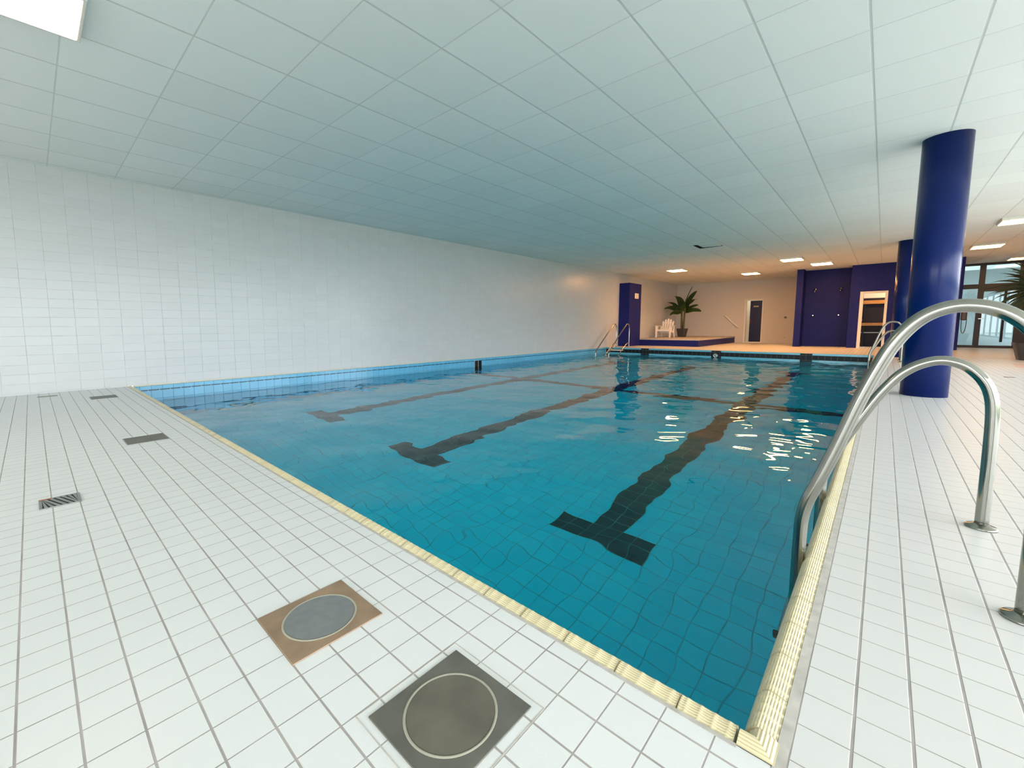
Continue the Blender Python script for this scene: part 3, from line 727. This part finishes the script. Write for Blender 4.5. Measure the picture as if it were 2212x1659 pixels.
# ------------------------------------------------------------------ plants
def blade(m, base, az, el0, length, width, droop, n=12, twist=0.0, fold=0.25):
    """one leaf: path from base, starting elevation el0, bending down by droop"""
    p = Vector(base); ds = length/n; vs = []; side = Vector((-math.sin(az), math.cos(az), 0))
    for i in range(n+1):
        t = i/n; el = el0-droop*t*t
        d = Vector((math.cos(az)*math.cos(el), math.sin(az)*math.cos(el), math.sin(el)))
        up = side.cross(d).normalized()*-1
        if up.z < 0: up = -up
        w = width*(math.sin(PI*min(1, 0.06+0.94*t))**0.75)*(1.0 if t < 0.5 else (1-0.25*(t-0.5)))
        if t < 0.10: w = width*0.10
        sd = (side*math.cos(twist)+up*math.sin(twist))
        wav = 0.10*width*math.sin(9*t+az*3)
        vs += [p+sd*w+up*(w*fold+wav), p, p-sd*w+up*(w*fold-wav)]
        p = p+d*ds
    fs = []
    for i in range(n):
        a = i*3; fs += [(a, a+3, a+4, a+1), (a+1, a+4, a+5, a+2)]
    m.add(vs, fs, 0, True)
bp = thing('banana_plant', 'potted banana plant with broad dark leaves beside the white chair', 'plant', (-7.30, 23.35, PZ))
def pot(m, r0, r1, h, sq=True):
    n = 4; k = 1/math.cos(PI/4)
    prof = [(r0, 0.0), (r1*0.97, h*0.86), (r1, h*0.86), (r1*1.03, h), (r1*0.93, h), (r1*0.90, h*0.88)]
    vs = []; fs = []; N = 32
    for r, z in prof:
        for j in range(N):
            a = 2*PI*j/N; c, s = math.cos(a), math.sin(a)
            e = 0.25 if sq else 1.0
            rr = r/((abs(c)**4+abs(s)**4)**0.25) if sq else r
            vs.append((rr*c, rr*s, z))
    for i in range(len(prof)-1):
        for j in range(N): fs.append((i*N+j, i*N+(j+1) % N, (i+1)*N+(j+1) % N, (i+1)*N+j))
    fs.append(tuple(reversed(range(N))))
    m.add(vs, fs, 0, False)
m = MB(); pot(m, 0.165, 0.235, 0.42); m.build('plant_pot', M['pot'], bp)
m = MB(); m.lathe([(0.20, 0.34), (0.001, 0.36)], n=20, caps=False); m.build('soil', M['soil'], bp)
for x, y, tx in ((-0.04, 0.02, -0.05), (0.07, -0.02, 0.06)):
    m = MB(); m.tube(smooth_path([(x, y, 0.33), (x*1.1, y, 0.75), (x*1.1+tx*0.3, y, 1.25), (x+tx*0.6, y, 1.45)], 4), [0.048]*5+[0.042]*4+[0.032]*4, 12); m.build('stem', M['stem'], bp)
m = MB()
# azimuths in the plane facing the room (x right, -y towards the pool)
for az, el, ln, wd, dp, z0 in ((PI-0.15, 0.75, 0.95, 0.075, 0.65, 1.28), (PI+0.2, 0.50, 0.90, 0.10, 1.0, 1.25), (PI-0.5, 1.15, 1.0, 0.13, 0.7, 1.30), (PI+0.9, 1.2, 0.85, 0.12, 0.35, 1.30),
                               (0.15, 1.15, 1.15, 0.115, 0.35, 1.30), (-0.3, 1.3, 1.25, 0.05, 0.35, 1.35), (0.0, 0.55, 0.75, 0.075, 0.45, 1.28), (-0.15, 0.25, 0.88, 0.105, 0.7, 1.22),
                               (-1.5, 0.9, 0.75, 0.13, 1.5, 1.30), (-1.9, 1.25, 0.9, 0.14, 0.6, 1.25), (1.4, 0.9, 0.8, 0.12, 0.8, 1.28), (PI+0.5, 0.15, 0.60, 0.10, 1.2, 1.2), (0.7, 1.0, 0.9, 0.12, 0.8, 1.3), (2.2, 1.1, 0.9, 0.12, 0.8, 1.3)):
    blade(m, (0.03*math.cos(az), 0.03*math.sin(az), z0-0.0), az, el, ln, wd*1.3, dp, 14, 1.0 if abs(math.sin(az)) < 0.6 else 0.3)
m.build('foliage', M['leaf'], bp)

yp = thing('potted_palm', 'tall dark green palm in a black pot at the right image edge', 'plant', (2.66, 17.2, 0))
m = MB(); pot(m, 0.27, 0.36, 0.42); m.build('plant_pot', M['pot'], yp)
m = MB(); m.lathe([(0.31, 0.35), (0.001, 0.38)], n=20, caps=False); m.build('soil', M['soil'], yp)
m = MB(); k = 14; m.tube([(0.02*math.sin(i), 0.02*math.cos(i*1.3), 0.34+i*0.115) for i in range(k)], [0.17-0.006*i+0.012*(i % 2) for i in range(k)], 14); m.build('stem', M['bark'], yp)
m = MB(); rng = random.Random(3)
for k in range(120):
    az = k*2.399963; t = k/120
    el = 1.35-2.0*t+rng.uniform(-0.1, 0.1)
    blade(m, (0.06*math.cos(az), 0.06*math.sin(az), 1.86-0.25*t), az, el, rng.uniform(0.62, 0.85), 0.042, 0.7+0.5*rng.random(), 7, 0.5, 0.35)
m.build('foliage', M['leaf2'], yp)

# ------------------------------------------------------------------ light
w = bpy.data.worlds.new('World'); SC.world = w; w.use_nodes = True
bg = w.node_tree.nodes['Background']; bg.inputs[0].default_value = (0.93, 0.97, 1.0, 1); bg.inputs[1].default_value = 7.6
def portal(loc, rot, sx, sy):
    l = bpy.data.lights.new('window_portal', 'AREA'); l.shape = 'RECTANGLE'; l.size = sx; l.size_y = sy
    l.cycles.is_portal = True
    o = bpy.data.objects.new('window_portal', l); COL.objects.link(o); o.location = loc; o.rotation_euler = rot
portal((XR+0.02, (WS+WE)/2, 1.43), (0, PI/2, 0), 2.85, WE-WS)

portal((-1.0, YF-0.02, 1.62), (PI/2, 0, 0), 10.0, 2.25)  # samples daylight through the added openings behind the viewer

# ------------------------------------------------------------------ camera
f, yaw, pitch, roll, cx, cy = 918.6301924, math.radians(-44.7627542), math.radians(-5.45383609), math.radians(-0.32481618), 995.93479, 793.01799
cyw, syw, cp, sp = math.cos(yaw), math.sin(yaw), math.cos(pitch), math.sin(pitch)
fw = Vector((syw*cp, cyw*cp, sp)); r = Vector((cyw, -syw, 0)); u = r.cross(fw)
cr_, sr = math.cos(roll), math.sin(roll)
R_, U_ = r*cr_+u*sr, -r*sr+u*cr_
cam = bpy.data.cameras.new('Camera'); cam.sensor_width = 36.0; cam.lens = f/2212*36.0
cam.shift_x = (1106-cx)/2212; cam.shift_y = (cy-829.5)/2212
cam.clip_start = 0.02; cam.clip_end = 300
co = bpy.data.objects.new('Camera', cam); COL.objects.link(co)
mat = Matrix((R_, U_, -fw)).transposed().to_4x4(); mat.translation = (0, 0, 0.9)
co.matrix_world = mat; SC.camera = co

SC.view_settings.view_transform = 'Standard'; SC.view_settings.look = 'None'; SC.view_settings.gamma = 1.0
SC.view_settings.exposure = 0.24
cyc = SC.cycles
cyc.max_bounces = 12; cyc.diffuse_bounces = 5; cyc.glossy_bounces = 5; cyc.transmission_bounces = 8; cyc.transparent_max_bounces = 8; cyc.volume_bounces = 0
cyc.caustics_reflective = True; cyc.caustics_refractive = True; cyc.blur_glossy = 0.4
cyc.sample_clamp_indirect = 6.0
